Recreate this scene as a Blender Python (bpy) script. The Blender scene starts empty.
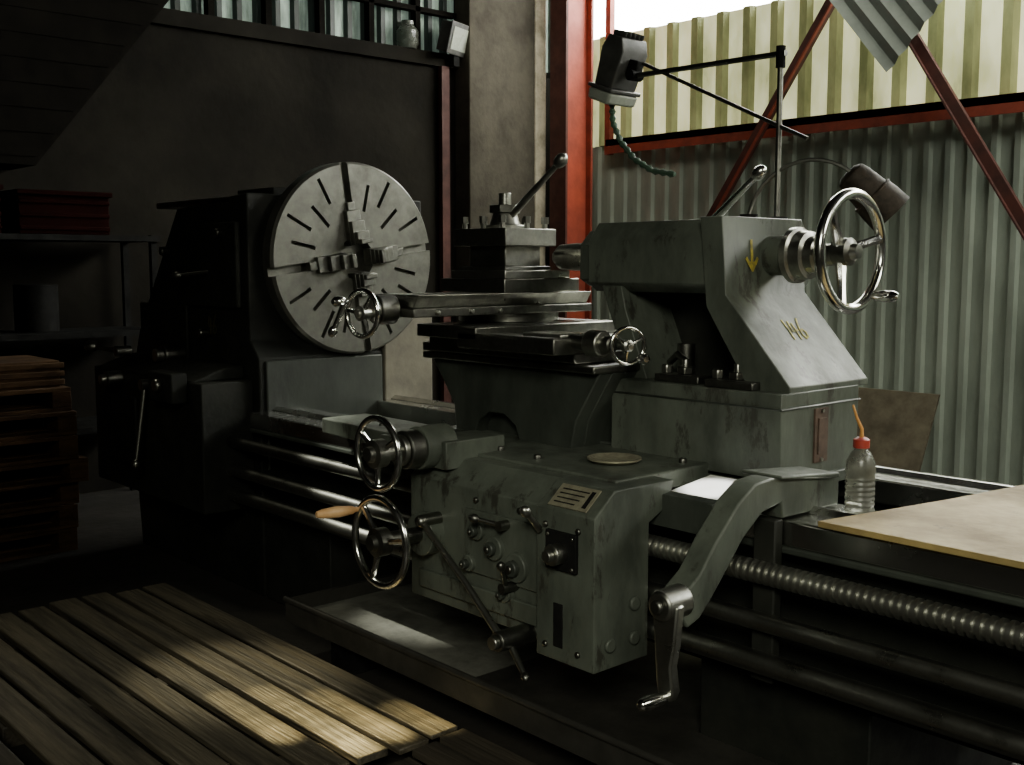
import bpy, bmesh, math, random
from mathutils import Vector, Matrix
RND=random.Random(4)
COL=bpy.context.scene.collection
W={}

# ---------------------------------------------------------------- materials
def mat(name,c1,c2=None,rough=.5,metal=0.,scale=6.,bump=.0,bscale=40.,r2=None,detail=6,spec=.5,coat=0.,lo=.35,hi=.65,stretch=None,chips=None,cs=22,ct=.66,cmix=1.):
    m=bpy.data.materials.new(name); m.use_nodes=True
    nt=m.node_tree; p=nt.nodes['Principled BSDF']
    c2=c2 or tuple(x*.55 for x in c1)
    tc=nt.nodes.new('ShaderNodeNewGeometry')
    src=tc.outputs['Position']
    if stretch:
        mp=nt.nodes.new('ShaderNodeMapping'); mp.inputs['Scale'].default_value=stretch
        nt.links.new(src,mp.inputs['Vector']); src=mp.outputs['Vector']
    n=nt.nodes.new('ShaderNodeTexNoise'); n.inputs['Scale'].default_value=scale; n.inputs['Detail'].default_value=detail; n.inputs['Roughness'].default_value=.65
    nt.links.new(src,n.inputs['Vector'])
    cr=nt.nodes.new('ShaderNodeValToRGB'); cr.color_ramp.elements[0].position=lo; cr.color_ramp.elements[1].position=hi
    cr.color_ramp.elements[0].color=(*c2,1); cr.color_ramp.elements[1].color=(*c1,1)
    nt.links.new(n.outputs['Fac'],cr.inputs['Fac']); out=cr.outputs['Color']
    if chips:
        n3=nt.nodes.new('ShaderNodeTexNoise'); n3.inputs['Scale'].default_value=cs; n3.inputs['Detail'].default_value=6; n3.inputs['Roughness'].default_value=.75
        nt.links.new(src,n3.inputs['Vector'])
        c3=nt.nodes.new('ShaderNodeValToRGB'); c3.color_ramp.elements[0].position=ct; c3.color_ramp.elements[1].position=ct+.06
        c3.color_ramp.elements[1].color=(cmix,cmix,cmix,1)
        nt.links.new(n3.outputs['Fac'],c3.inputs['Fac'])
        mx=nt.nodes.new('ShaderNodeMix'); mx.data_type='RGBA'
        nt.links.new(c3.outputs['Color'],mx.inputs['Factor']); nt.links.new(out,mx.inputs['A']); mx.inputs['B'].default_value=(*chips,1)
        out=mx.outputs['Result']
    nt.links.new(out,p.inputs['Base Color'])
    mr=nt.nodes.new('ShaderNodeMapRange'); mr.inputs['To Min'].default_value=r2 if r2 is not None else min(1,rough+.2); mr.inputs['To Max'].default_value=rough
    mr.inputs['From Min'].default_value=lo; mr.inputs['From Max'].default_value=hi
    nt.links.new(n.outputs['Fac'],mr.inputs['Value']); nt.links.new(mr.outputs['Result'],p.inputs['Roughness'])
    p.inputs['Metallic'].default_value=metal
    p.inputs['Specular IOR Level'].default_value=spec
    p.inputs['Coat Weight'].default_value=coat
    if bump:
        n2=nt.nodes.new('ShaderNodeTexNoise'); n2.inputs['Scale'].default_value=bscale; n2.inputs['Detail'].default_value=5
        nt.links.new(src,n2.inputs['Vector'])
        b=nt.nodes.new('ShaderNodeBump'); b.inputs['Strength'].default_value=bump; b.inputs['Distance'].default_value=.01
        nt.links.new(n2.outputs['Fac'],b.inputs['Height']); nt.links.new(b.outputs['Normal'],p.inputs['Normal'])
    return m
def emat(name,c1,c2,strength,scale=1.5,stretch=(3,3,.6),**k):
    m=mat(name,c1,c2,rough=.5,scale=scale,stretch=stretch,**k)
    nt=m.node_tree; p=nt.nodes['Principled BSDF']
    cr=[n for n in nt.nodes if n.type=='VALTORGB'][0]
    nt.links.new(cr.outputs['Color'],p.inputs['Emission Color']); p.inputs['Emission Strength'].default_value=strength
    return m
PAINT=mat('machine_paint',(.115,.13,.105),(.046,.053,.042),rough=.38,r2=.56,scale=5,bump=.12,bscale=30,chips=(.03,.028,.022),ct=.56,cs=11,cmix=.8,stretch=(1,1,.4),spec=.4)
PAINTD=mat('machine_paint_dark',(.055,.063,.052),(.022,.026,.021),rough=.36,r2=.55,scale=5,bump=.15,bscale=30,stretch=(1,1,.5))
PAINTH=mat('machine_paint_darkest',(.022,.023,.019),(.008,.009,.0075),rough=.5,r2=.7,scale=4,bump=.15,bscale=30,spec=.22)  # darkest machine paint, for headstock, lower bed and recess web
STEEL=mat('machined_steel',(.50,.50,.45),(.26,.26,.235),rough=.26,r2=.42,metal=1,scale=12,bump=.03,bscale=80)
STEELD=mat('oily_steel',(.26,.26,.23),(.11,.11,.10),rough=.28,r2=.48,metal=1,scale=10,bump=.06)
SCREW=mat('screw_steel',(.60,.60,.55),(.45,.45,.41),rough=.35,r2=.4,metal=1,scale=3)
TRAYLIT=mat('lit_tray_metal',(.20,.20,.17),(.09,.09,.075),rough=.5,scale=6,bump=.2)
TRAYD=mat('tray_rim_shade_metal',(.04,.038,.033),(.02,.019,.016),rough=.4,scale=8,bump=.1)
WAY=mat('polished_way',(.7,.7,.66),(.5,.5,.47),rough=.15,r2=.3,metal=1,scale=4)
WHITE=mat('white_glint_strip',(.85,.85,.82),(.75,.75,.7),rough=.3,scale=8)
WARMG=mat('warm_grey_sun_patch',(.19,.175,.13),(.11,.10,.077),rough=.6,scale=4,bump=.15)
FACE=mat('faceplate_steel',(.19,.19,.165),(.11,.11,.095),rough=.36,r2=.5,metal=.75,scale=9,bump=.05)
CHROME=mat('chrome',(.85,.85,.82),(.6,.6,.57),rough=.1,r2=.25,metal=1,scale=14)
IRON=mat('black_iron',(.014,.014,.013),(.006,.006,.006),rough=.65,scale=10,bump=.1,spec=.1)
LAMPG=mat('lamp_grey_enamel',(.08,.08,.075),(.04,.04,.038),rough=.35,scale=10)
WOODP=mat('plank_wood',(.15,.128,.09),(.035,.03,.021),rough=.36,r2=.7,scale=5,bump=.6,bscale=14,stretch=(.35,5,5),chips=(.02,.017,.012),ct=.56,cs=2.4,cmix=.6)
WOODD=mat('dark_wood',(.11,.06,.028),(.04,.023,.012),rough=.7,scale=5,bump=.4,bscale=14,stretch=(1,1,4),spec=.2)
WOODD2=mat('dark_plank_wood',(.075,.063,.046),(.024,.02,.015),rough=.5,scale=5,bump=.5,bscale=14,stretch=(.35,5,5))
PLY=mat('stained_plywood',(.46,.345,.135),(.20,.14,.055),rough=.5,scale=3.5,bump=.12,lo=.35,hi=.65,chips=(.10,.065,.028),ct=.6,cs=5,cmix=.7)
BOARD=mat('old_board',(.17,.145,.095),(.09,.075,.05),rough=.8,scale=5)
HANDLE=mat('varnished_wood',(.85,.55,.28),(.7,.38,.15),rough=.3,scale=9)
RED=mat('red_oxide_paint',(.32,.055,.027),(.16,.03,.017),rough=.5,scale=5,bump=.1)
REDC=mat('red_column_lit_paint',(.46,.075,.035),(.26,.042,.022),rough=.5,scale=3,bump=.1)
REDD=mat('dark_red_paint',(.10,.03,.022),(.05,.017,.013),rough=.6,scale=5)
CONC=mat('concrete',(.085,.077,.058),(.045,.040,.031),rough=.9,scale=3,bump=.4,bscale=25,spec=.2)
CONCL=mat('limewashed_edge',(.62,.56,.43),(.30,.27,.19),rough=.9,scale=6,bump=.4,bscale=25)
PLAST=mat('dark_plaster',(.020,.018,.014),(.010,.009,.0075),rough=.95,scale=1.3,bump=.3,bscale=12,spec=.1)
FLOORM=mat('workshop_floor',(.032,.028,.023),(.012,.011,.009),rough=.6,scale=2,bump=.5,bscale=18)
CORR=mat('galvanised_sheet',(.50,.56,.47),(.30,.34,.28),rough=.5,metal=.1,scale=1.4,stretch=(1.6,1.6,.5))
CORR2=mat('galvanised_sheet_light',(.26,.29,.26),(.19,.21,.19),rough=.5,metal=.3,scale=3)
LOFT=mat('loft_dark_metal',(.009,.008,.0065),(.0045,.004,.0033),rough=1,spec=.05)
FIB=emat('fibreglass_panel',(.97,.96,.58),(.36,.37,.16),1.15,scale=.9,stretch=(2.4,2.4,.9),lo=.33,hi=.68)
FIBD=emat('fibreglass_rib_shade',(.30,.31,.13),(.11,.12,.045),.6,scale=.9,stretch=(2.4,2.4,.9))  # darker rib facets, rib shading put into the emission colour
WIN=emat('dim_panel',(.32,.42,.34),(.07,.10,.08),.4,scale=3)
WIND=emat('dim_panel_rib',(.02,.03,.026),(.015,.02,.015),.2)
SKY=emat('bright_sky_pane',(1,1,.95),(.97,1,.92),22)
YEL=mat('yellow_marking',(.60,.48,.04),(.24,.21,.06),rough=.6,scale=50)
YELF=mat('worn_yellow_marking',(.55,.47,.06),(.18,.18,.08),rough=.6,scale=45)
YELD=mat('faded_yellow_marking',(.10,.085,.025),(.05,.045,.02),rough=.7,scale=60)
PLATE=mat('brass_plate',(.42,.40,.28),(.24,.22,.16),rough=.4,metal=.5,scale=30)
RUST=mat('rusty_plate',(.10,.06,.04),(.05,.032,.023),rough=.6,scale=20)
CAP=mat('red_plastic',(.38,.045,.03),(.28,.03,.02),rough=.4)
SPOUT=mat('amber_plastic',(.6,.30,.08),(.5,.22,.05),rough=.4)
GLASSY=mat('lamp_glass',(.42,.45,.38),(.3,.32,.28),rough=.2)
REDBOX=mat('red_crate_plastic',(.014,.0025,.002),(.008,.002,.0015),rough=.9,spec=.05)
BROWN=mat('brown_enamel',(.045,.032,.02),(.014,.011,.008),rough=.55,scale=24,bump=.2,spec=.3)
HOSE=mat('green_conduit',(.07,.13,.08),(.03,.06,.04),rough=.4)
def bottle_mat():
    m=mat('clear_dirty_plastic',(.45,.46,.41),(.22,.22,.18),rough=.2,scale=20)
    p=m.node_tree.nodes['Principled BSDF']; p.inputs['Transmission Weight'].default_value=.75; return m
BOT=bottle_mat()

# ---------------------------------------------------------------- mesh builder
class B:
    def __init__(s): s.bm=bmesh.new(); s.m=[]
    def mi(s,m):
        if m not in s.m: s.m.append(m)
        return s.m.index(m)
    def faces(s,vs,fs,m,M=None):
        i=s.mi(m)
        bv=[s.bm.verts.new((M@Vector(v)) if M else Vector(v)) for v in vs]
        for f in fs:
            idx=[]
            for k in f:
                if k not in idx: idx.append(k)
            if len(idx)<3: continue
            try: fc=s.bm.faces.new([bv[k] for k in idx]); fc.material_index=i; fc.smooth=True
            except ValueError: pass
    def box(s,x0,x1,y0,y1,z0,z1,m,M=None):
        s.prism([(x0,y0),(x1,y0),(x1,y1),(x0,y1)],'Z',z0,z1,m,M)
    def prism(s,pts,ax,a,b,m,M=None):
        def P(p,h):
            return {'X':(h,p[0],p[1]),'Y':(p[0],h,p[1]),'Z':(p[0],p[1],h)}[ax]
        n=len(pts); vs=[P(p,a) for p in pts]+[P(p,b) for p in pts]
        fs=[list(range(n)),list(range(n,2*n))]+[[i,(i+1)%n,n+(i+1)%n,n+i] for i in range(n)]
        s.faces(vs,fs,m,M)
    def rev(s,c,ax,prof,m,seg=28):
        c=Vector(c); z=Vector(ax).normalized(); q=z.to_track_quat('Z','Y').to_matrix()
        vs=[];rows=[]
        for r,h in prof:
            if r<1e-6:
                vs.append(c+z*h); rows.append([len(vs)-1]*seg)
            else:
                row=[]
                for k in range(seg):
                    a=2*math.pi*k/seg
                    vs.append(c+z*h+q@Vector((r*math.cos(a),r*math.sin(a),0))); row.append(len(vs)-1)
                rows.append(row)
        fs=[]
        for i in range(len(rows)-1):
            for k in range(seg):
                k2=(k+1)%seg
                fs.append([rows[i][k],rows[i][k2],rows[i+1][k2],rows[i+1][k]])
        s.faces(vs,fs,m)
    def cyl(s,p0,p1,r0,m,r1=None,seg=24):
        p0=Vector(p0);p1=Vector(p1);L=(p1-p0).length
        r1=r0 if r1 is None else r1
        s.rev(p0,p1-p0,[(0,0),(r0,0),(r1,L),(0,L)],m,seg)
    def ball(s,c,r,m,seg=16,ax=(0,0,1),sz=1):
        n=8
        s.rev(c,ax,[(r*math.sin(math.pi*i/n),-sz*r*math.cos(math.pi*i/n)) for i in range(n+1)],m,seg)
    def tube(s,pts,r,m,seg=10,closed=False):
        pts=[Vector(p) for p in pts]; n=len(pts); vs=[];ref=None
        rr=r if isinstance(r,(list,tuple)) else [r]*n
        for i,p in enumerate(pts):
            if closed: t=(pts[(i+1)%n]-pts[i-1])
            else: t=pts[min(i+1,n-1)]-pts[max(i-1,0)]
            t.normalize()
            if ref is None:
                ref=t.orthogonal().normalized()
            ref=(ref-t*ref.dot(t)).normalized(); bi=t.cross(ref)
            for k in range(seg):
                a=2*math.pi*k/seg
                vs.append(p+rr[i]*(ref*math.cos(a)+bi*math.sin(a)))
        fs=[]
        for i in range(n if closed else n-1):
            j=(i+1)%n
            for k in range(seg):
                k2=(k+1)%seg; fs.append([i*seg+k,i*seg+k2,j*seg+k2,j*seg+k])
        if not closed: fs+= [list(range(seg)),list(range((n-1)*seg,n*seg))]
        s.faces(vs,fs,m)
    def torus(s,c,n,R_,r,m,seg=48,rs=12):
        c=Vector(c);q=Vector(n).normalized().to_track_quat('Z','Y').to_matrix()
        vs=[];fs=[]
        for i in range(seg):
            a=2*math.pi*i/seg; d=q@Vector((math.cos(a),math.sin(a),0)); z=q@Vector((0,0,1))
            for k in range(rs):
                b=2*math.pi*k/rs
                vs.append(c+d*(R_+r*math.cos(b))+z*r*math.sin(b))
        for i in range(seg):
            j=(i+1)%seg
            for k in range(rs):
                k2=(k+1)%rs; fs.append([i*rs+k,j*rs+k,j*rs+k2,i*rs+k2])
        s.faces(vs,fs,m)
    def mesh(s,name,shift=Vector((0,0,0))):
        bmesh.ops.recalc_face_normals(s.bm,faces=s.bm.faces[:])
        me=bpy.data.meshes.new(name)
        for v in s.bm.verts: v.co-=shift
        s.bm.to_mesh(me); s.bm.free()
        for m in s.m: me.materials.append(m)
        try: me.set_sharp_from_angle(angle=math.radians(38))
        except Exception: pass
        return me
    def obj(s,name,parent=None,bevel=0,label=None,cat=None,kind=None,group=None):
        co=[v.co for v in s.bm.verts]
        mn=Vector([min(c[i] for c in co) for i in range(3)]);mx=Vector([max(c[i] for c in co) for i in range(3)])
        o0=Vector(((mn.x+mx.x)/2,(mn.y+mx.y)/2,mn.z))
        me=s.mesh(name,o0)
        o=bpy.data.objects.new(name,me); COL.objects.link(o); W[o.name]=o0
        place(o,parent,o0)
        if bevel:
            b=o.modifiers.new('bevel','BEVEL'); b.width=bevel; b.segments=2; b.limit_method='ANGLE'; b.angle_limit=math.radians(40)
        tag(o,label,cat,kind,group)
        return o
def tag(o,label=None,cat=None,kind=None,group=None):
    if label:o['label']=label
    if cat:o['category']=cat
    if kind:o['kind']=kind
    if group:o['group']=group
def place(o,parent,w):
    if parent: o.parent=parent; o.location=w-W[parent.name]
    else: o.location=w
def empty(name,loc,label,cat):
    o=bpy.data.objects.new(name,None); o.empty_display_size=.2; COL.objects.link(o); o.location=loc; W[o.name]=Vector(loc); tag(o,label,cat); return o

def wheel(name,parent,c,n,R_,r,m,hubm,spokes=3,rot=0,hub=(.035,.06),handle=None,hm=None,hl=.1,dish=0.0,label=None,back=0.08):
    b=B(); c=Vector(c); n=Vector(n).normalized()
    b.torus(c,n,R_-r,r,m)
    hc=c-n*dish
    b.rev(hc-n*back,n,[(0,0),(hub[0]*.55,0),(hub[0]*.6,back-.02),(hub[0],back-.02),(hub[0],back+hub[1]*.4),(hub[0]*.6,back+hub[1]*.5),(hub[0]*.5,back+hub[1]*.8),(0,back+hub[1]*.85)],hubm)
    side=Vector((0,0,1)).cross(n).normalized(); up=n.cross(side)
    for k in range(spokes):
        a=rot+2*math.pi*k/spokes
        d=side*math.cos(a)+up*math.sin(a)
        b.tube([hc+d*hub[0]*.8,hc*.5+c*.5+d*R_*.5,c+d*(R_-r)],[r*1.15,r*.8,r*.9],m,8)
    if handle is not None:
        p=c+(side*math.cos(handle)+up*math.sin(handle))*(R_-r)
        b.rev(p,n,[(0,0),(.008,.0),(.008,.015),(.013,.02),(.019,hl*.55),(.017,hl*.85),(.009,hl),(0,hl)],hm or m,16)
    return b.obj(name,parent,label=label)

# ---------------------------------------------------------------- camera
C=Vector((4.45,-3,1.55)); th=math.radians(6.1)
dh=Vector((-.743,.669,0)).normalized()
F=dh*math.cos(th)-Vector((0,0,1))*math.sin(th)
cam=bpy.data.cameras.new('camera'); co=bpy.data.objects.new('camera',cam); COL.objects.link(co)
co.location=C; co.rotation_euler=F.to_track_quat('-Z','Y').to_euler(); cam.lens=1100/1024*36; cam.sensor_width=36; cam.clip_start=.05
bpy.context.scene.camera=co

# ---------------------------------------------------------------- room
b=B(); b.box(-3.2,8,-7,4.9,-.1,0,FLOORM); b.obj('floor',kind='structure')
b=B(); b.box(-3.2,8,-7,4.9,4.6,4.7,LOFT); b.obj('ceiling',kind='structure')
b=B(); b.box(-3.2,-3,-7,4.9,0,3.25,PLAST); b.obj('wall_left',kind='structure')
def corr(b,u0,u1,z0,z1,base,pitch,depth,ax,m1,m2,sgn=-1):
    u=u0; pts=[];ms=[]
    while u<u1:
        for f,d in ((0,0),(.55,0),(.65,1),(.9,1)):
            pts.append((u+f*pitch,base+sgn*depth*d)); ms.append(m1 if f==0 else m2)
        u+=pitch
    for i in range(len(pts)-1):
        (a,c),(a2,c2)=pts[i],pts[i+1]
        if ax=='X': vs=[(a,c,z0),(a2,c2,z0),(a2,c2,z1),(a,c,z1)]
        else: vs=[(c,a,z0),(c2,a2,z0),(c2,a2,z1),(c,a,z1)]
        b.faces(vs,[[0,1,2,3]],ms[i])
b=B(); b.box(-3,8,4.75,4.85,0,2.66,CORR); corr(b,-3,7.9,0,2.66,4.7,.165,.032,'X',CORR,CORR); b.obj('wall_back',kind='structure')
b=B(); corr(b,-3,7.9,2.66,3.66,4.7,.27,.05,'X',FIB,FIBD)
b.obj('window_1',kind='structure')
b=B(); b.box(-3,7.9,4.75,4.78,3.62,4.6,SKY); b.obj('window_2',kind='structure')
b=B(); corr(b,-6.9,4.6,3.32,4.6,-3.08,.16,.04,'Y',WIN,WIND,1); b.obj('window_3',kind='structure')
b=B(); b.box(-3.1,-2.95,-6.9,3.05,3.2,3.31,PLAST)
for k in range(9):
    y=-.6+k*.46; b.box(-3.04,-2.97,y,y+.05,3.3,4.6,LOFT)
b.box(-3.04,-2.97,-3,3.05,3.62,3.66,LOFT)
b.obj('trim_1',kind='structure')
b=B(); b.box(-2.6,7.9,4.50,4.63,2.63,2.69,RED); b.box(-2.6,7.9,4.50,4.515,2.56,2.69,RED); b.obj('trim_2',kind='structure')
b=B(); b.box(-3,-2.8,3.05,3.80,0,4.6,CONC); b.box(-3,-2.79,3.80,3.93,0,4.6,CONCL); b.obj('trim_3',kind='structure',bevel=.01)
b=B()  # red I column; dark flange and bright web paint in how light falls
b.box(-2.72,-2.52,3.91,3.935,0,4.6,REDD); b.box(-2.72,-2.52,4.225,4.25,0,4.6,RED); b.box(-2.60,-2.58,3.935,4.225,0,4.6,REDC)
b.obj('steel_column',label='red painted steel I-section column beside a concrete pier',cat='column')
b=B(); b.box(-2.97,-2.92,2.85,2.93,0,3.2,REDD); b.obj('steel_column',label='slim dark red steel post against the plaster wall',cat='column')
b=B(); b.box(-2.66,-2.60,4.55,4.61,2.56,4.6,RED); b.obj('steel_column',label='slim red steel post against the corrugated wall',cat='column')
def brace(x0,z0,x1,z1,y,w,lab,m):
    b=B(); d=Vector((x1-x0,0,z1-z0)); L=d.length; ang=math.atan2(d.z,d.x)
    M=Matrix.Translation((x0,y,z0))@Matrix.Rotation(-ang,4,'Y')
    b.box(0,L,-.02,.02,-w/2,w/2,REDD,M); b.box(0,L,-.05,-.02,-w/2,-w/2+.012,m,M)
    b.obj('diagonal_brace',label=lab,cat='steel brace')
brace(-2.64,.04,.48,4.56,4.44,.08,'rust red steel angle brace rising across the corrugated wall',RED)
brace(-.44,4.56,2.40,.06,4.36,.08,'rust red steel angle brace descending across the corrugated wall',REDD)
# hanging sheet
b=B()
n=14; e1=Vector((.64,0,.70)); e2=Vector((-.66,0,.80)); o=Vector((.31,4.28,2.90))
vs=[];fs=[]
for i in range(n+1):
    for j in (0,1):
        p=o+e1*(i/n)+e2*j; p.y+=.03*(i%2); vs.append(p)
for i in range(n): fs.append([2*i,2*i+1,2*i+3,2*i+2])
b.faces(vs,fs,CORR2); b.obj('metal_sheet',label='loose grey corrugated metal sheet hung by its corner behind the braces',cat='metal sheet')
# loft
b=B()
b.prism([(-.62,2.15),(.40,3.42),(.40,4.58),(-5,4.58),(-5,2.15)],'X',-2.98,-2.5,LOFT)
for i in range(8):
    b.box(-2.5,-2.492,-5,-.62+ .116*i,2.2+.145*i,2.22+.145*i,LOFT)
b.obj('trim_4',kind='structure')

# left: shelf rack
b=B()
for y in (-2.0,-.95,.05):
    for x in (-2.9,-2.45): b.box(x,x+.04,y,y+.04,0,1.74,IRON)
for z in (.5,1.1,1.7): b.box(-2.92,-2.38,-2.0,.1,z,z+.035,IRON)
b.obj('shelf_rack',label='dark steel storage rack with three shelves against the wall',cat='shelf')
for k,(y0,y1,z1) in enumerate([(-1.5,-.85,2.02),(-.75,-.2,2.0)]):
    b=B(); b.box(-2.85,-2.45,y0,y1,1.737,z1,REDBOX)
    for j in range(3): b.box(-2.45,-2.435,y0,y1,1.76+j*.08,1.785+j*.08,REDBOX)
    b.box(-2.87,-2.42,y0-.015,y1+.015,z1-.03,z1,REDBOX)
    b.obj('storage_crate',label='dull red storage crate on the top shelf',cat='crate',bevel=.006,group='crates on the top shelf')
b=B(); b.cyl((-2.66,-.6,1.137),(-2.66,-.6,1.42),.13,IRON); b.torus((-2.66,-.6,1.42),(0,0,1),.12,.012,IRON); b.obj('metal_bucket',label='dark round metal drum on the middle shelf',cat='drum')
b=B(); b.box(-2.8,-2.5,-1.5,-1.05,1.137,1.33,IRON);b.box(-2.5,-2.49,-1.4,-1.15,1.2,1.24,STEELD); b.obj('tool_box',label='black steel toolbox on the middle shelf',cat='toolbox',bevel=.006)
# stack of pallets
z=0
for k in range(7):
    b=B(); dx=RND.uniform(-.04,.04); dy=RND.uniform(-.05,.03); y0,y1=-1.95+dy,-.78+dy; x0,x1=-2.2+dx,-1.5+dx
    for j in range(3):
        yy=y0+(y1-y0-.1)*j/2
        b.box(x0,x1,yy,yy+.1,z+.02,z+.105,WOODD)
    for j in range(5):
        xx=x0+(x1-x0-.11)*j/4
        b.box(xx,xx+.11,y0,y1,z+.105,z+.127,WOODD); b.box(xx,xx+.11,y0,y1,z,z+.02,WOODD)
    b.obj('wooden_pallet',label='worn brown wooden pallet in a stack beside the rack',cat='pallet',group='stack of wooden pallets',bevel=.003); z+=.128
b=B(); b.box(-2.1,-1.6,-1.6,-.85,z,z+.14,WOODD)
for j in range(3): b.box(-1.6,-1.585,-1.62,-.83,z+.01+j*.045,z+.04+j*.045,WOODD)
b.obj('wooden_crate',label='small slatted wooden crate on top of the pallets',cat='crate',bevel=.004)

# ---------------------------------------------------------------- lathe
L=empty('lathe',(1.5,0,0),'large old grey-green metalworking lathe with faceplate and tailstock','lathe')
# bed
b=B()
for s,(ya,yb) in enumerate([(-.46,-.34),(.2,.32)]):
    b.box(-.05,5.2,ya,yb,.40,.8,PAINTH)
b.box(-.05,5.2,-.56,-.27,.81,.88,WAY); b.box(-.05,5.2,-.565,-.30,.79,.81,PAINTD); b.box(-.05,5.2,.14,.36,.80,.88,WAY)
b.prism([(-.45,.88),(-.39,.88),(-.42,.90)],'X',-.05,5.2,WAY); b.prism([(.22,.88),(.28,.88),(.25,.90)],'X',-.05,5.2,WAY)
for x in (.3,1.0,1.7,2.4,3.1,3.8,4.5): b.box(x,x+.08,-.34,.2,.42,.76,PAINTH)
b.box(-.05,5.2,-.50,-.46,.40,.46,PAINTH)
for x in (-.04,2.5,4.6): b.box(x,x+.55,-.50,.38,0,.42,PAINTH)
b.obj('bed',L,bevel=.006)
b=B(); b.prism([(-.54,.882),(-.34,.882),(-.34,.915),(-.54,.89)],'X',2.40,2.60,WHITE); b.prism([(-.60,.80),(-.56,.80),(-.56,.9),(-.60,.895)],'X',2.38,2.61,PAINTD); b.obj('way_glint_strip',L,bevel=.002,label='added pale strip standing in for the glint on the front way')  # added near-white strip stands in for the bright reflection on the way
# headstock
b=B()
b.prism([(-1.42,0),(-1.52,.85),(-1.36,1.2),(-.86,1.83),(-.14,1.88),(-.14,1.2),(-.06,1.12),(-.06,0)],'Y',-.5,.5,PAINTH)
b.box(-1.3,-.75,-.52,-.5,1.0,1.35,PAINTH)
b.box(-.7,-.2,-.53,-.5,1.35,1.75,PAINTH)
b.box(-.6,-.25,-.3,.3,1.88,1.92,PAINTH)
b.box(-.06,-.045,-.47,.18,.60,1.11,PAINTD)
b.box(-.13,-.04,.19,.49,.60,1.34,WARMG)  # added pale block, the sun patch below the faceplate put into its colour
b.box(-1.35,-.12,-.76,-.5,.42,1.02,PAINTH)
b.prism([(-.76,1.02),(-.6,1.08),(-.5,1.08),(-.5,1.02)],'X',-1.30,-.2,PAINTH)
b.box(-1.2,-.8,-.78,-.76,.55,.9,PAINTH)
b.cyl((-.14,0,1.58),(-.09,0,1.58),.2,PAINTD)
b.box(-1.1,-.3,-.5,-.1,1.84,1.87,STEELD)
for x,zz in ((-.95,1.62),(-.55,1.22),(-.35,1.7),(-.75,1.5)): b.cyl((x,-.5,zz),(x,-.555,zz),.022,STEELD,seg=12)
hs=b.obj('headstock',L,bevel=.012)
def lever(name,parent,p0,p1,r=.012,knob=.024,m=STEEL,km=None,boss=None,label=None):
    b=B(); p0=Vector(p0);p1=Vector(p1); d=(p1-p0)
    b.tube([p0,p0+d*.5,p1],[r*1.2,r,r*.8],m); b.ball(p1,knob,km or m,ax=d,sz=1.3)
    if boss: 
        v=Vector(boss); b.cyl(p0-v,p0+v*.5,r*2.2,m)
    return b.obj(name,parent,label=label)
lever('lever',hs,(-.62,-.80,.98),(-.62,-.86,.60),r=.012,knob=.02,boss=(0,-.05,0))
lever('lever',hs,(-.95,-.78,1.12),(-1.12,-.86,1.14),r=.012,knob=.03,boss=(0,-.05,0),m=STEELD)
lever('lever',hs,(-.45,-.5,1.52),(-.62,-.62,1.50),r=.010,knob=.022,boss=(0,-.05,0),m=STEELD)
b=B(); 
b.cyl((-.82,-.5,1.1),(-.82,-.62,1.1),.05,STEELD); b.cyl((-.82,-.62,1.1),(-.82,-.66,1.1),.035,STEEL); b.obj('knob',hs,bevel=.005)
b=B(); b.cyl((-1.0,-.76,.98),(-1.0,-.84,.98),.04,STEELD); b.cyl((-1.0,-.84,.98),(-1.0,-.87,.98),.025,STEEL); b.obj('knob',hs,bevel=.005)
b=B(); b.box(-.5,-.25,-.84,-.76,.92,1.06,PAINTH); b.cyl((-.37,-.84,1.0),(-.37,-.87,1.0),.03,STEEL); b.obj('control_box',hs,bevel=.008)
def strokes(name,parent,lines,org,ux,uy,nrm,w,m,label):
    b=B(); org=Vector(org);ux=Vector(ux);uy=Vector(uy);n=Vector(nrm)*.0015
    for ln in lines:
        P=[org+ux*p[0]+uy*p[1] for p in ln]
        for i in range(len(P)-1):
            d=(P[i+1]-P[i]).normalized(); s=d.cross(Vector(nrm)).normalized()*w/2; e=d*w*.4
            a0,a1=P[i]-e,P[i+1]+e
            vs=[a0-s+n*.2,a0+s+n*.2,a1+s+n*.2,a1-s+n*.2,a0-s+n,a0+s+n,a1+s+n,a1-s+n]
            b.faces(vs,[[0,1,2,3],[4,5,6,7],[0,1,5,4],[1,2,6,5],[2,3,7,6],[3,0,4,7]],m)
    return b.obj(name,parent,label=label)
def digit(c,ox,h):
    w=h*.5
    D={'1':[[(.35,1.05),(.45,.5),(.4,-.02)]],'4':[[(.25,.95),(.1,.42),(.5,.40),(.95,.46)],[(.7,.85),(.68,.4),(.62,-.05)]],
       '6':[[(.75,1.1),(.4,.8),(.12,.45),(.08,.15),(.35,-.02),(.72,.05),(.85,.3),(.55,.48),(.15,.35)]]}[c]
    return [[(ox+p[0]*w,p[1]*h) for p in l] for l in D]
l=[]; 
for i,ch in enumerate('46'): l+=digit(ch,i*.05,.08)
strokes('painted_number',hs,l,(-.55,-.5,1.22),(1,0,0),(0,0,1),(0,-1,0),.007,YELD,'faded yellow painted number')
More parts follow.
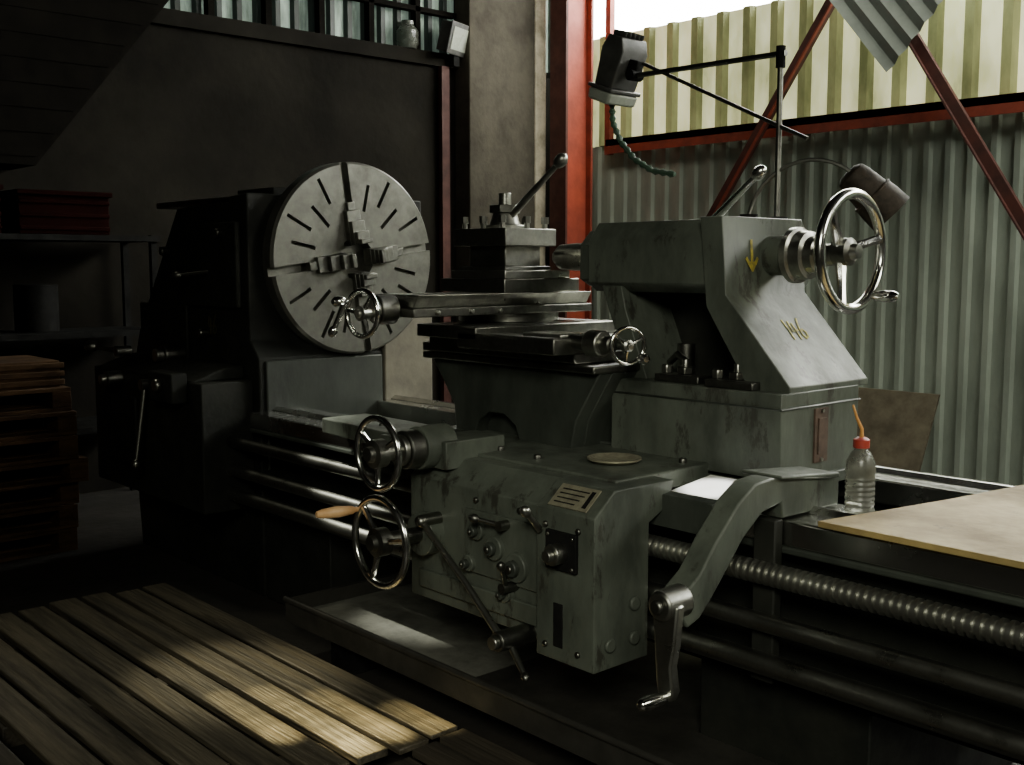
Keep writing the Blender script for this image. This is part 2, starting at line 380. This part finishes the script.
# faceplate
zc=1.58
b=B(); b.rev((-.105,0,zc),(1,0,0),[(0,0),(.3,0),(.435,.02),(.458,.025),(.458,.09),(.446,.105),(0,.105)],FACE,96)
me=b.mesh('fp'); fo=bpy.data.objects.new('fp',me); COL.objects.link(fo)
def slotcut():
    b=B(); t0=math.radians(8)
    for q in range(4):
        for dt,r0,r1,w in ((0,.09,.5,.040),(21,.29,.42,.018),(37,.21,.34,.018),(54,.28,.42,.018),(70,.23,.36,.018)):
            a=t0+math.radians(90*q+dt)
            M=Matrix.Translation((0,0,zc))@Matrix.Rotation(a,4,'X')
            b.box(-.045,.02,r0,r1,-w/2,w/2,IRON,M)
    me=b.mesh('c'); o=bpy.data.objects.new('c',me); COL.objects.link(o); return o
b=B(); b.cyl((-.07,0,zc),(.02,0,zc),.10,IRON,seg=32); hc=bpy.data.objects.new('h',b.mesh('h')); COL.objects.link(hc)
sc=slotcut()
for c in (sc,hc):
    md=fo.modifiers.new('b','BOOLEAN'); md.operation='DIFFERENCE'; md.object=c; md.solver='EXACT'
dg=bpy.context.evaluated_depsgraph_get(); dg.update()
me2=bpy.data.meshes.new_from_object(fo.evaluated_get(dg))
for c in (fo,sc,hc): bpy.data.objects.remove(c,do_unlink=True)
o0=Vector((-.05,0,zc-.45))
me2.transform(Matrix.Translation(-o0)); me2.name='faceplate'
if len(me2.materials)<2: me2.materials.append(IRON)
try: me2.set_sharp_from_angle(angle=math.radians(30))
except Exception: pass
fp=bpy.data.objects.new('faceplate',me2); COL.objects.link(fp); W[fp.name]=o0; place(fp,L,o0); fp['label']='large round slotted steel faceplate with four jaws'
for q in range(4):
    a=math.radians(8+90*q); M=Matrix.Translation((0,0,zc))@Matrix.Rotation(a,4,'X')
    b=B()
    b.box(-.03,.03,.065,.23,-.038,.038,STEELD,M); b.box(.03,.06,.068,.18,-.036,.036,STEELD,M); b.box(.06,.09,.07,.13,-.034,.034,STEELD,M); b.box(.09,.115,.073,.095,-.032,.032,STEELD,M)
    b.box(-.02,.02,.23,.27,-.02,.02,STEELD,M)
    b.obj('jaw',fp,bevel=.003)
# rods
def thread(b,x0,x1,y,z,r,p,m):
    prof=[(0,0)]; x=0
    while x<x1-x0:
        prof+=[(r*.72,x),(r*.72,x+p*.40),(r,x+p*.50),(r,x+p*.90)]; x+=p
    prof+=[(0,x)]
    b.rev((x0,y,z),(1,0,0),prof,m,32)
b=B(); thread(b,2.2,5.2,-.62,.745,.031,.022,SCREW); b.cyl((-.12,-.62,.745),(2.2,-.62,.745),.025,STEELD); b.obj('lead_screw',L,label='long threaded steel lead screw')
b=B(); b.cyl((-.12,-.62,.612),(5.2,-.62,.612),.025,STEEL,seg=32); b.obj('feed_rod',L)
b=B(); b.cyl((-.12,-.62,.50),(5.2,-.62,.50),.030,STEEL,seg=32); b.obj('control_rod',L)
# chip tray
b=B(); b.box(.7,1.72,-.8,.4,.16,.175,TRAYLIT); b.box(1.72,2.48,-.8,.4,.16,.175,TRAYD); b.box(2.48,5.2,-.8,-.5,.16,.175,TRAYD); b.box(.7,5.2,-.82,-.80,.14,.23,TRAYD); b.box(.68,.7,-.82,.4,.14,.23,TRAYD)  # floor colour carries the light: pale where lit, dark right of the apron
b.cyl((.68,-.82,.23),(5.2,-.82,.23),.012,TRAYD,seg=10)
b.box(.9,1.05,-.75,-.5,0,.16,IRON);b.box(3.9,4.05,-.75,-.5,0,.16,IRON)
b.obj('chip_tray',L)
# saddle
b=B()
b.prism([(.72,-.66),(1.55,-.72),(1.55,-.45),(.72,-.45)],'Z',.885,.945,PAINT)
b.box(1.2,2.36,-.72,-.25,.885,.940,PAINT); b.box(1.2,2.3,.1,.4,.905,.95,PAINT)
b.box(1.25,2.0,-.28,.1,.905,.95,PAINTD)
b.prism([(1.27,.935),(1.38,.935),(1.40,.985),(1.46,1.02),(1.54,1.02),(1.60,.985),(1.62,.935),(1.88,.935),(1.90,1.03),(2.01,1.2),(1.13,1.2),(1.26,1.03)],'Y',-.42,-.36,PAINTD)
b.prism([(1.27,.935),(1.88,.935),(1.90,1.03),(2.01,1.2),(1.13,1.2),(1.26,1.03)],'Y',-.36,.25,PAINTD)
b.box(1.12,2.02,-.46,.3,1.2,1.225,STEELD)
b.cyl((1.50,-.58,.935),(1.50,-.58,.965),.08,PAINTD); 
for x,y in ((1.75,-.62),(1.95,-.64),(2.3,-.35),(1.05,-.6)): b.cyl((x,y,.93),(x,y,.955),.014,STEELD,seg=8)
b.obj('saddle',L,bevel=.008)
# apron
b=B()
b.prism([(-.85,.46),(-.85,.86),(-.77,.93),(-.55,.93),(-.55,.86),(-.655,.85),(-.655,.46)],'X',1.56,2.24,PAINT)
b.prism([(-.88,.43),(-.88,.865),(-.80,.932),(-.55,.932),(-.57,.86),(-.655,.82),(-.655,.43)],'X',2.2,2.43,PAINT)
b.box(1.62,2.2,-.865,-.845,.5,.56,PAINT); b.box(1.85,2.2,-.86,-.845,.60,.80,PAINT)
b.box(2.27,2.31,-.882,-.87,.47,.60,IRON)
b.cyl((1.66,-.78,.967),(1.66,-.9,.967),.07,PAINT); b.box(1.6,1.75,-.85,-.6,.90,.99,PAINT)
b.cyl((1.67,-.78,.687),(1.67,-.9,.687),.07,PAINT)
for x,zz in ((2.37,.47),(2.37,.82),(2.24,.82),(1.9,.83),(2.1,.83),(2.24,.47)): b.cyl((x,-.84,zz),(x,-.888 if x>2.2 else -.86,zz),.010,STEELD,seg=8)
for y,zz in ((-.82,.5),(-.72,.5),(-.72,.6)): b.cyl((2.43,y,zz),(2.442,y,zz),.02,PAINT,seg=12)
ap=b.obj('apron',L,bevel=.014)
wheel('hand_wheel',ap,(1.66,-1.05,.967),(0,-1,0),.122,.011,CHROME,STEEL,rot=.5,hub=(.045,.05),back=.16,handle=None,label='chrome handwheel')
wheel('hand_wheel',ap,(1.667,-1.05,.687),(0,-1,0),.15,.012,CHROME,STEELD,rot=.2,hub=(.045,.05),back=.16,handle=None,label='chrome handwheel with a wooden handle')
b=B(); b.rev((1.56,-1.05,.775),(-.15,-1,.0),[(0,0),(.008,0),(.009,.02),(.014,.03),(.019,.08),(.015,.13),(.010,.15),(0,.155)],HANDLE,16); b.obj('handle',ap,label='turned light wooden handle')
b=B(); b.cyl((1.66,-.9,.967),(1.66,-.955,.967),.062,STEELD); b.cyl((1.66,-.955,.967),(1.66,-.975,.967),.05,STEEL); b.obj('dial',ap,bevel=.004)
# long diagonal lever
b=B(); b.tube([(1.72,-.92,.735),(1.95,-.94,.60),(2.14,-.96,.475)],[.010,.010,.012],STEEL); b.ball((1.71,-.92,.74),.022,STEELD)
b.cyl((1.71,-.84,.74),(1.71,-.92,.74),.022,STEELD)
b.cyl((2.14,-.84,.47),(2.14,-.98,.47),.03,STEELD); b.cyl((2.14,-.98,.47),(2.14,-1.0,.47),.02,STEEL)
b.obj('control_lever',ap,bevel=.003,label='long diagonal steel lever')
lever('lever',ap,(2.14,-.93,.46),(2.24,-.96,.39),r=.010,knob=.012,m=STEELD)
lever('lever',ap,(2.05,-.88,.78),(1.97,-.92,.795),r=.007,knob=.014,boss=(0,-.03,0),m=STEELD)
lever('lever',ap,(2.08,-.89,.60),(2.115,-.94,.68),r=.007,knob=.014,boss=(0,-.04,0),m=STEELD)
for p,r in (((2.0,.70),.038),((2.1,.66),.045),((1.92,.74),.03),((2.05,.57),.026),((1.88,.63),.026)):
    b=B(); b.cyl((p[0],-.85,p[1]),(p[0],-.875,p[1]),r,PAINT); b.cyl((p[0],-.875,p[1]),(p[0],-.895,p[1]),r*.55,PAINTD); b.cyl((p[0],-.895,p[1]),(p[0],-.903,p[1]),r*.3,STEELD,seg=8); b.obj('shaft_boss',ap,bevel=.004)
b=B(); b.box(2.25,2.37,-.893,-.88,.70,.81,IRON); b.cyl((2.31,-.89,.75),(2.31,-.93,.75),.03,STEEL); b.cyl((2.31,-.93,.75),(2.31,-.95,.75),.017,STEEL)
for x in (2.262,2.358):
    for zz in (.712,.798): b.cyl((x,-.893,zz),(x,-.898,zz),.006,STEEL,seg=8)
b.obj('switch_panel',ap,bevel=.003)
b=B(); M=Matrix.Translation((2.315,-.841,.9))@Matrix.Rotation(math.radians(40),4,'X')
b.box(-.075,.075,-.040,.040,0.0,.004,PLATE,M)
for j in range(4):
    b.box(-.06,.02+.008*j,-.027+j*.016,-.023+j*.016,.004,.005,IRON,M)
b.box(.05,.065,-.03,.03,.004,.005,IRON,M)
b.obj('name_plate',ap,label='small rectangular engraved metal instruction plate')
b=B(); b.rev((2.15,-.5,.942),(0,0,1),[(0,0),(.07,0),(.085,.008),(.085,.013),(.075,.013),(.065,.006),(0,.006)],PLATE,32); b.obj('cover_disc',ap)
lever('lever',ap,(2.22,-.885,.80),(2.22,-.94,.86),r=.009,knob=.016,m=STEEL)
# cross slide
b=B()
b.prism([(1.12,1.228),(1.94,1.228),(1.92,1.26),(1.88,1.26),(1.88,1.295),(1.16,1.295),(1.16,1.26),(1.12,1.26)],'Y',-.46,.2,STEELD)
b.prism([(-.60,1.265),(-.44,1.265),(-.44,1.315),(-.60,1.32)],'X',1.5,1.98,STEELD)
b.box(1.27,1.60,-.60,.1,1.295,1.34,STEELD)
b.box(1.78,1.96,-.55,-.42,1.315,1.33,STEEL)
b.cyl((1.96,-.5,1.305),(2.14,-.5,1.305),.026,STEELD); b.cyl((2.04,-.5,1.305),(2.10,-.5,1.305),.042,STEEL)
cs=b.obj('cross_slide',L,bevel=.005)
wheel('hand_wheel',cs,(2.2,-.5,1.305),(.92,-.38,0),.062,.007,CHROME,STEEL,rot=.4,hub=(.018,.03),handle=-.8,hl=.05,back=.07,label='small chrome handwheel')
# compound slide
b=B()
b.cyl((1.32,-.2,1.34),(1.32,-.2,1.385),.19,STEELD,seg=40)
b.box(1.27,1.52,-.80,.05,1.375,1.405,STEELD); b.prism([(1.30,1.405),(1.49,1.405),(1.52,1.45),(1.27,1.45)],'Y',-.78,.05,STEEL)
b.box(1.13,1.50,-.38,.0,1.45,1.50,STEELD); b.box(1.16,1.47,-.35,-.02,1.50,1.53,STEEL)
b.cyl((1.40,-.8,1.40),(1.40,-.87,1.40),.05,STEELD); b.cyl((1.40,-.87,1.40),(1.40,-.885,1.40),.04,STEEL)
for y in (-.7,-.55,-.42): b.cyl((1.505,y,1.39),(1.53,y,1.39),.009,STEEL,seg=8)
cp=b.obj('compound_slide',L,bevel=.004)
wheel('hand_wheel',cp,(1.41,-.93,1.39),(.12,-.99,0),.085,.009,CHROME,STEEL,rot=.9,hub=(.025,.03),handle=2.6,hl=.07,back=.08,label='chrome handwheel')
lever('crank_handle',cp,(1.38,-.98,1.42),(1.34,-1.0,1.33),r=.01,knob=.016,m=CHROME)
# tool post
b=B()
M=Matrix.Translation((1.3,-.2,0))@Matrix.Rotation(math.radians(4),4,'Z')
b.box(-.125,.125,-.125,.125,1.53,1.545,STEELD,M); b.box(-.095,.095,-.095,.095,1.545,1.625,STEELD,M); b.box(-.138,.138,-.138,.138,1.62,1.685,STEELD,M)
b.cyl((1.3,-.2,1.685),(1.3,-.2,1.70),.075,STEEL); b.cyl((1.3,-.2,1.70),(1.3,-.2,1.745),.06,STEELD,r1=.045); b.cyl((1.3,-.2,1.745),(1.3,-.2,1.775),.06,STEELD,seg=6); b.cyl((1.3,-.2,1.775),(1.3,-.2,1.82),.024,STEEL)
tp=b.obj('tool_post',L,bevel=.003)
for i in (-1,0,1):
    for j in (-1,1):
        for ax in (0,1):
            x,y=(i*.1,j*.115) if ax==0 else (j*.115,i*.1)
            if ax==1 and abs(i)==1: continue
            p=M@Vector((x,y,1.685)); b=B(); b.cyl(p-Vector((0,0,.01)),p+Vector((0,0,.02)),.010,STEEL,seg=8); b.cyl(p+Vector((0,0,.02)),p+Vector((0,0,.045)),.015,STEELD,seg=6); b.obj('clamp_bolt',tp)
lever('lever',tp,(1.33,-.2,1.73),(1.60,-.2,1.92),r=.012,knob=.024,m=STEEL)
# tailstock
b=B()
b.prism([(-.24,1.49),(-.24,1.63),(-.19,1.695),(.19,1.695),(.24,1.63),(.24,1.49),(.2,1.46),(-.2,1.46)],'X',1.78,2.35,PAINT)
b.prism([(-.20,1.50),(-.20,1.62),(-.15,1.67),(.15,1.67),(.2,1.62),(.2,1.50),(.15,1.475),(-.15,1.475)],'X',1.70,1.78,PAINT)
b.prism([(2.27,1.70),(2.355,1.70),(2.375,1.46),(2.615,1.19),(2.615,1.17),(2.47,1.17),(2.30,1.42)],'Y',-.25,.18,PAINT)
b.prism([(1.84,1.47),(2.33,1.47),(2.5,1.17),(2.02,1.17)],'Y',.0,.18,PAINTH)  # web in the darkest paint, recess shade put into the colour
b.prism([(1.84,1.48),(1.93,1.48),(1.95,1.40),(2.05,1.17),(1.98,1.17),(1.88,1.38)],'Y',-.235,.18,PAINT)
b.box(1.95,2.62,-.30,.12,.905,1.175,PAINT); b.box(1.96,2.626,-.306,.126,1.127,1.133,PAINTD)
b.box(1.95,2.64,-.30,.12,.885,.92,PAINT)
b.cyl((2.34,0,zc),(2.45,0,zc),.062,PAINT,r1=.066,seg=36)
ts=b.obj('tailstock',L,bevel=.012)
b=B(); b.rev((1.38,0,zc),(1,0,0),[(0,0),(.028,0),(.03,.02),(.048,.03),(.052,.1),(.052,.18),(.062,.19),(.062,.36),(0,.36)],STEEL,32); b.obj('quill',ts,label='polished steel tailstock quill')
b=B(); b.rev((2.45,0,zc),(1,0,0),[(0,0),(.088,0),(.088,.02),(.078,.025),(.074,.06),(.06,.065),(.055,.09),(.035,.10),(.03,.18),(0,.18)],STEEL,36); b.obj('dial',ts,label='graduated steel collar')
wheel('hand_wheel',ts,(2.65,0,1.59),(1,0,0),.19,.017,CHROME,STEELD,rot=.25,hub=(.042,.07),handle=-.9,hl=.1,dish=.03,back=.08,label='large chrome handwheel')
lever('lever',ts,(2.2,-.10,1.69),(2.38,-.10,1.835),r=.012,knob=.022,m=CHROME,boss=(0,0,.02))
b=B(); b.box(2.62,2.626,-.13,-.06,.955,1.12,RUST); b.box(2.626,2.63,-.115,-.075,.98,1.09,RUST)
for zz in (.963,1.112): b.cyl((2.62,-.095,zz),(2.632,-.095,zz),.006,STEEL,seg=8)
b.obj('data_plate',ts,label='narrow brown metal plate')
for x,y in ((2.2,-.22),(2.42,-.24)):
    b=B(); b.box(x-.09,x+.09,y-.05,y+.03,1.175,1.20,STEELD); b.cyl((x,y,1.2),(x,y,1.25),.014,STEEL,seg=8); b.cyl((x,y,1.2),(x,y,1.225),.03,STEELD,seg=6); b.cyl((x-.06,y-.02,1.2),(x-.06,y-.02,1.23),.02,STEEL,seg=6); b.obj('clamp',ts,bevel=.004)
b=B(); b.tube([(2.1,-.18,1.23),(2.15,-.2,1.26),(2.2,-.22,1.24)],.012,STEELD); b.cyl((2.12,-.12,1.175),(2.12,-.12,1.29),.03,STEELD); b.obj('clamp_nut',ts)
strokes('painted_arrow',ts,[[(0,.09),(0,0)],[(-.028,.034),(0,0),(.028,.034)],[(-.018,.02),(.018,.02)]],(2.372,-.112,1.535),(0,1,0),(-.083,0,1),(1,0,.083),.011,YEL,'worn yellow painted arrow pointing down')
l=[]
for i,ch in enumerate('146'): l+=digit(ch,i*.040-(.012 if i>0 else 0),.068)
sl=Vector((.24,0,-.27)).normalized(); nn=Vector((.27,0,.24)).normalized()
strokes('painted_number',ts,l,Vector((2.375,0,1.46))+sl*.185+nn*.001+Vector((0,-.075,0)),(0,1,0),-sl,nn,.0075,YELF,'rough yellow hand painted number')
# rod bracket
b=B()
b.prism([(-.30,.885),(-.30,.965),(-.62,1.0),(-.69,.995),(-.76,.955),(-.85,.87),(-.91,.80),(-.965,.765),(-.975,.70),(-.955,.675),(-.91,.69),(-.87,.725),(-.81,.785),(-.74,.86),(-.66,.915),(-.575,.93),(-.57,.885)],'X',2.745,2.815,PAINT)
b.prism([(-.32,.965),(-.60,.995),(-.60,1.005),(-.32,.98)],'X',2.70,2.83,PAINT)
b.box(2.68,2.745,-.6,-.32,.925,.965,PAINT)
b.box(2.745,2.815,-.60,-.565,.44,.885,PAINTH)
rb=b.obj('rod_bracket',L,bevel=.010,label='curved cast iron bracket clamped over the bed')
b=B()
b.cyl((2.79,-.95,.74),(2.79,-1.035,.74),.042,STEEL,r1=.036); b.cyl((2.79,-1.035,.74),(2.79,-1.05,.74),.018,STEELD)
b.prism([(2.755,.745),(2.835,.745),(2.825,.64),(2.815,.59),(2.825,.53),(2.815,.505),(2.78,.505),(2.77,.55),(2.765,.62)],'Y',-1.02,-.99,STEEL)
b.rev((2.80,-1.0,.515),(-.1,-1,-.02),[(0,0),(.013,0),(.014,.03),(.018,.07),(.014,.10),(0,.105)],CHROME,14)
b.obj('crank_lever',rb,bevel=.006)

# ---------------------------------------------------------------- things on lathe
b=B(); b.prism([(2.965,-.64),(3.06,-.14),(3.13,.36),(4.9,.36),(4.7,-.66)],'Z',.901,.917,PLY); b.obj('plywood_board',label='oil-stained plywood board lying across the lathe bed',cat='board',bevel=.002)
E=empty('oil_bottle',(2.90,-.335,.881),'clear ribbed plastic oil bottle with red cap on the lathe bed','bottle')
b=B(); 
pr=[(0,0),(.036,0),(.040,.006)]
for k in range(7): pr+=[(.040,.012+k*.014),(.0375,.019+k*.014)]
pr+=[(.040,.115),(.038,.14),(.026,.165),(.017,.175),(.017,.185),(0,.185)]
b.rev((2.90,-.335,.881),(0,0,1),pr,BOT,28); b.obj('bottle_body',E)
b=B(); b.rev((2.90,-.335,1.06),(0,0,1),[(0,0),(.022,0),(.022,.022),(.012,.028),(0,.028)],CAP,20); b.obj('cap',E,label='red plastic cap')
b=B(); b.tube([(2.90,-.335,1.085),(2.9,-.335,1.11),(2.89,-.345,1.14),(2.88,-.35,1.175)],[.006,.005,.004,.003],SPOUT); b.obj('spout',E,label='amber plastic spout')

# work lamp on pole
E=empty('work_lamp',(2.27,.16,1.697),'dark floodlight on a jointed steel pipe stand above the lathe','lamp')
y0=.16
b=B(); b.cyl((2.27,y0,1.697),(2.27,y0,1.71),.035,IRON); b.tube([(2.27,y0,1.70),(2.27,y0,2.25)],.010,STEELD); b.cyl((2.27,y0,2.20),(2.27,y0,2.27),.016,IRON); b.obj('pole',E)
b=B(); b.tube([(2.29,y0,2.245),(1.6,y0+.03,2.26)],.010,STEELD); b.tube([(2.38,y0,1.96),(2.27,y0,2.01),(1.64,y0+.03,2.30)],.007,STEELD); b.cyl((1.6,.16,2.26),(1.6,.22,2.26),.02,IRON)
b.obj('arm',E)
b=B(); M=Matrix.Translation((1.52,.2,2.315))@Matrix.Rotation(math.radians(20),4,'Y')
b.prism([(-.045,-.09),(.045,-.09),(.06,.05),(.035,.10),(-.035,.10),(-.055,.05)],'Y',-.07,.07,LAMPG,M)
b.box(-.065,.065,-.085,.085,-.105,-.09,LAMPG,M)
for k in range(5): b.box(-.035,.035,-.05+.024*k,-.042+.024*k,.10,.12,LAMPG,M)
b.box(.05,.10,-.02,.02,-.03,.03,IRON,M)
b.obj('lamp_housing',E,bevel=.006)
b=B(); b.prism([(-.055,-.15),(.055,-.15),(.062,-.105),(-.062,-.105)],'Y',-.08,.08,GLASSY,M); b.obj('lamp_glass',E,bevel=.01)
b=B()
pts=[(1.475,.2,2.18),(1.49,.19,2.10),(1.54,.18,2.02),(1.61,.18,1.95),(1.70,.18,1.90),(1.81,.18,1.88)]
pp=[]
for i in range(len(pts)-1):
    for k in range(6): pp.append(Vector(pts[i]).lerp(Vector(pts[i+1]),k/6))
pp.append(Vector(pts[-1]))
b.tube(pp,[.008+.006*(i%2) for i in range(len(pp))],HOSE,8); b.obj('flexible_hose',E,label='dark green segmented flexible hose')
# gooseneck lamp
E=empty('gooseneck_lamp',(2.2,.1,1.697),'brown enamel shade on a curved flexible neck atop the tailstock','lamp')
b=B(); b.cyl((2.2,.1,1.697),(2.2,.1,1.72),.03,IRON)
cv=[]
for k in range(15):
    t=k/14; a=math.pi*(1-t*.86); cv.append((2.375+.175*math.cos(a)*1,.1+.17*t,1.72+.175*math.sin(a)))
b.tube(cv,.007,STEELD,8); b.obj('neck',E)
b=B(); ax=Vector((.50,.40,-.62)).normalized(); c0=Vector((2.48,.27,1.84))
b.rev(c0,ax,[(0,-.02),(.03,-.018),(.05,-.005),(.056,.02),(.060,.05),(.064,.09),(.070,.095),(.074,.13),(.076,.18),(.072,.18),(.066,.12),(.05,.09),(0,.08)],BROWN,28)
b.torus(c0+ax*.092,ax,.068,.005,BROWN,28,6); b.obj('lamp_shade',E,bevel=.002)

# leaning board near wall
b=B(); b.prism([(4.25,0),(4.28,0),(4.58,.62),(4.55,.62)],'X',0.0,.66,BOARD); b.obj('leaning_board',label='square brown board leaning against the corrugated wall',cat='board',bevel=.004)
# wall flood light and jar
E=empty('wall_floodlight',(-2.84,2.98,3.30),'small grey floodlight fixed on the wall ledge beside the pier','light fixture')
b=B(); M=Matrix.Translation((-2.86,2.95,3.42))@Matrix.Rotation(math.radians(20),4,'Z')@Matrix.Rotation(math.radians(15),4,'Y')
b.box(-.06,.04,-.17,.17,-.12,.12,LAMPG,M); b.box(.04,.055,-.18,.18,-.13,.13,LAMPG,M); b.obj('lamp_housing',E,bevel=.006)
b=B(); b.box(.055,.06,-.14,.14,-.09,.09,GLASSY,M); b.obj('lamp_glass',E)
b=B(); b.box(-2.92,-2.86,2.93,2.99,3.2,3.34,IRON); b.obj('mount_bracket',E)
b=B(); b.rev((-2.99,2.55,3.31),(0,0,1),[(0,0),(.07,0),(.09,.04),(.09,.14),(.05,.19),(.05,.22),(0,.22)],BOT,20); b.obj('glass_jar',label='cloudy glass jar standing on the high wall ledge',cat='jar')

# ---------------------------------------------------------------- duckboards
def duck(name,x0,x1,y0,y1,n,z0,m,lab,gap=.022,jit=0):
    b=B(); w=(y1-y0)/n
    for x in (x0+.12,(x0+x1)/2,x1-.22): b.box(x,x+.09,y0,y1,z0,z0+.075,WOODD2)
    for i in range(n):
        a=y0+i*w; j=RND.uniform(-jit,jit); k=RND.uniform(-.003,.003)
        zz=z0+.095+RND.uniform(-.006,.007)
        b.prism([(x0+j,a+gap/2+k),(x1+j*.8,a+gap/2-k),(x1+j*.8+RND.uniform(-.012,.012),a+w-gap/2+k),(x0+j,a+w-gap/2-k)],'Z',z0+.075,zz,m)
    return b.obj(name,label=lab,cat='duckboard',bevel=.005)
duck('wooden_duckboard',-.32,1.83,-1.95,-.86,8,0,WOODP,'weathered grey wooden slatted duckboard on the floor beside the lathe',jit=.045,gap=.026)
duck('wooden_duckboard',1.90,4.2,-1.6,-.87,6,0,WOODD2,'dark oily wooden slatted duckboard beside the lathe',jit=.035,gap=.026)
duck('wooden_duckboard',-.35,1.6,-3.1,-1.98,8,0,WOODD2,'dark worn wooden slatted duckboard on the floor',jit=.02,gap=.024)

# ---------------------------------------------------------------- lights
def area(loc,tgt,sx,sy,e,c=(1,1,1),spread=180):
    l=bpy.data.lights.new('area_light','AREA'); l.shape='RECTANGLE'; l.size=sx; l.size_y=sy; l.energy=e; l.color=c; l.spread=math.radians(spread)
    o=bpy.data.objects.new('area_light',l); COL.objects.link(o); o.location=loc
    o.rotation_euler=(Vector(tgt)-Vector(loc)).to_track_quat('-Z','Y').to_euler(); return o
area((1.5,4.0,4.2),(1.7,-.8,.8),5.6,1.0,150,(1,1,.84))
area((6.8,.8,3.4),(1.2,-.2,1.0),1.6,1.2,9,(1,.98,.82),60)
area((6.0,-4.6,3.4),(2.6,-.7,.6),1.6,1.2,16,(1,1,.82),54)
area((5.0,2.6,4.3),(3.4,4.7,1.6),2.5,1.0,60,(.98,1,.88),120)
area((-.5,2.2,4.3),(-2.6,4.1,3.2),.8,.8,4,(1,.95,.8),60)
def spot(loc,tgt,e,ang,blend,c,size=.05):
    sp=bpy.data.lights.new('sun_fill_spot','SPOT'); sp.energy=e; sp.spot_size=math.radians(ang); sp.spot_blend=blend; sp.shadow_soft_size=size; sp.color=c
    o=bpy.data.objects.new('sun_fill_spot',sp); COL.objects.link(o); o.location=loc; o.rotation_euler=(Vector(tgt)-Vector(loc)).to_track_quat('-Z','Y').to_euler()
S0=(-1.6,-1.6,4.3)
for y,x0,x1,e0,e1 in ((-1.205,1.20,1.78,1500,9000),(-1.335,1.15,1.62,1200,4500),(-1.07,1.35,1.80,1500,7000),(-.93,1.60,1.80,1500,3500)):
    k=0; x=x0
    while x<=x1+.001:
        t=(x-x0)/(x1-x0); spot(S0,(x,y,.1),e0+(e1-e0)*t*t,1.75,1,(1,.82,.40),.02); x+=.095
spot(S0,(1.0,-1.2,.1),900,10,1,(1,.90,.58))
spot(S0,(.5,-1.2,.1),80,30,1,(1,.98,.75),.3)  # soft added fill along the planks
spot(S0,(1.15,-.50,.17),1800,6,.9,(1,1,.85))  # added local spot to brighten the tray floor
spot((4.3,-1.4,4.3),(2.49,-.45,.9),2600,2.8,.5,(1,1,.97),.02)  # added narrow spot that makes the strip on the way glint
w=bpy.data.worlds.new('world'); bpy.context.scene.world=w; w.use_nodes=True
w.node_tree.nodes['Background'].inputs[0].default_value=(.7,.70,.48,1); w.node_tree.nodes['Background'].inputs[1].default_value=.013
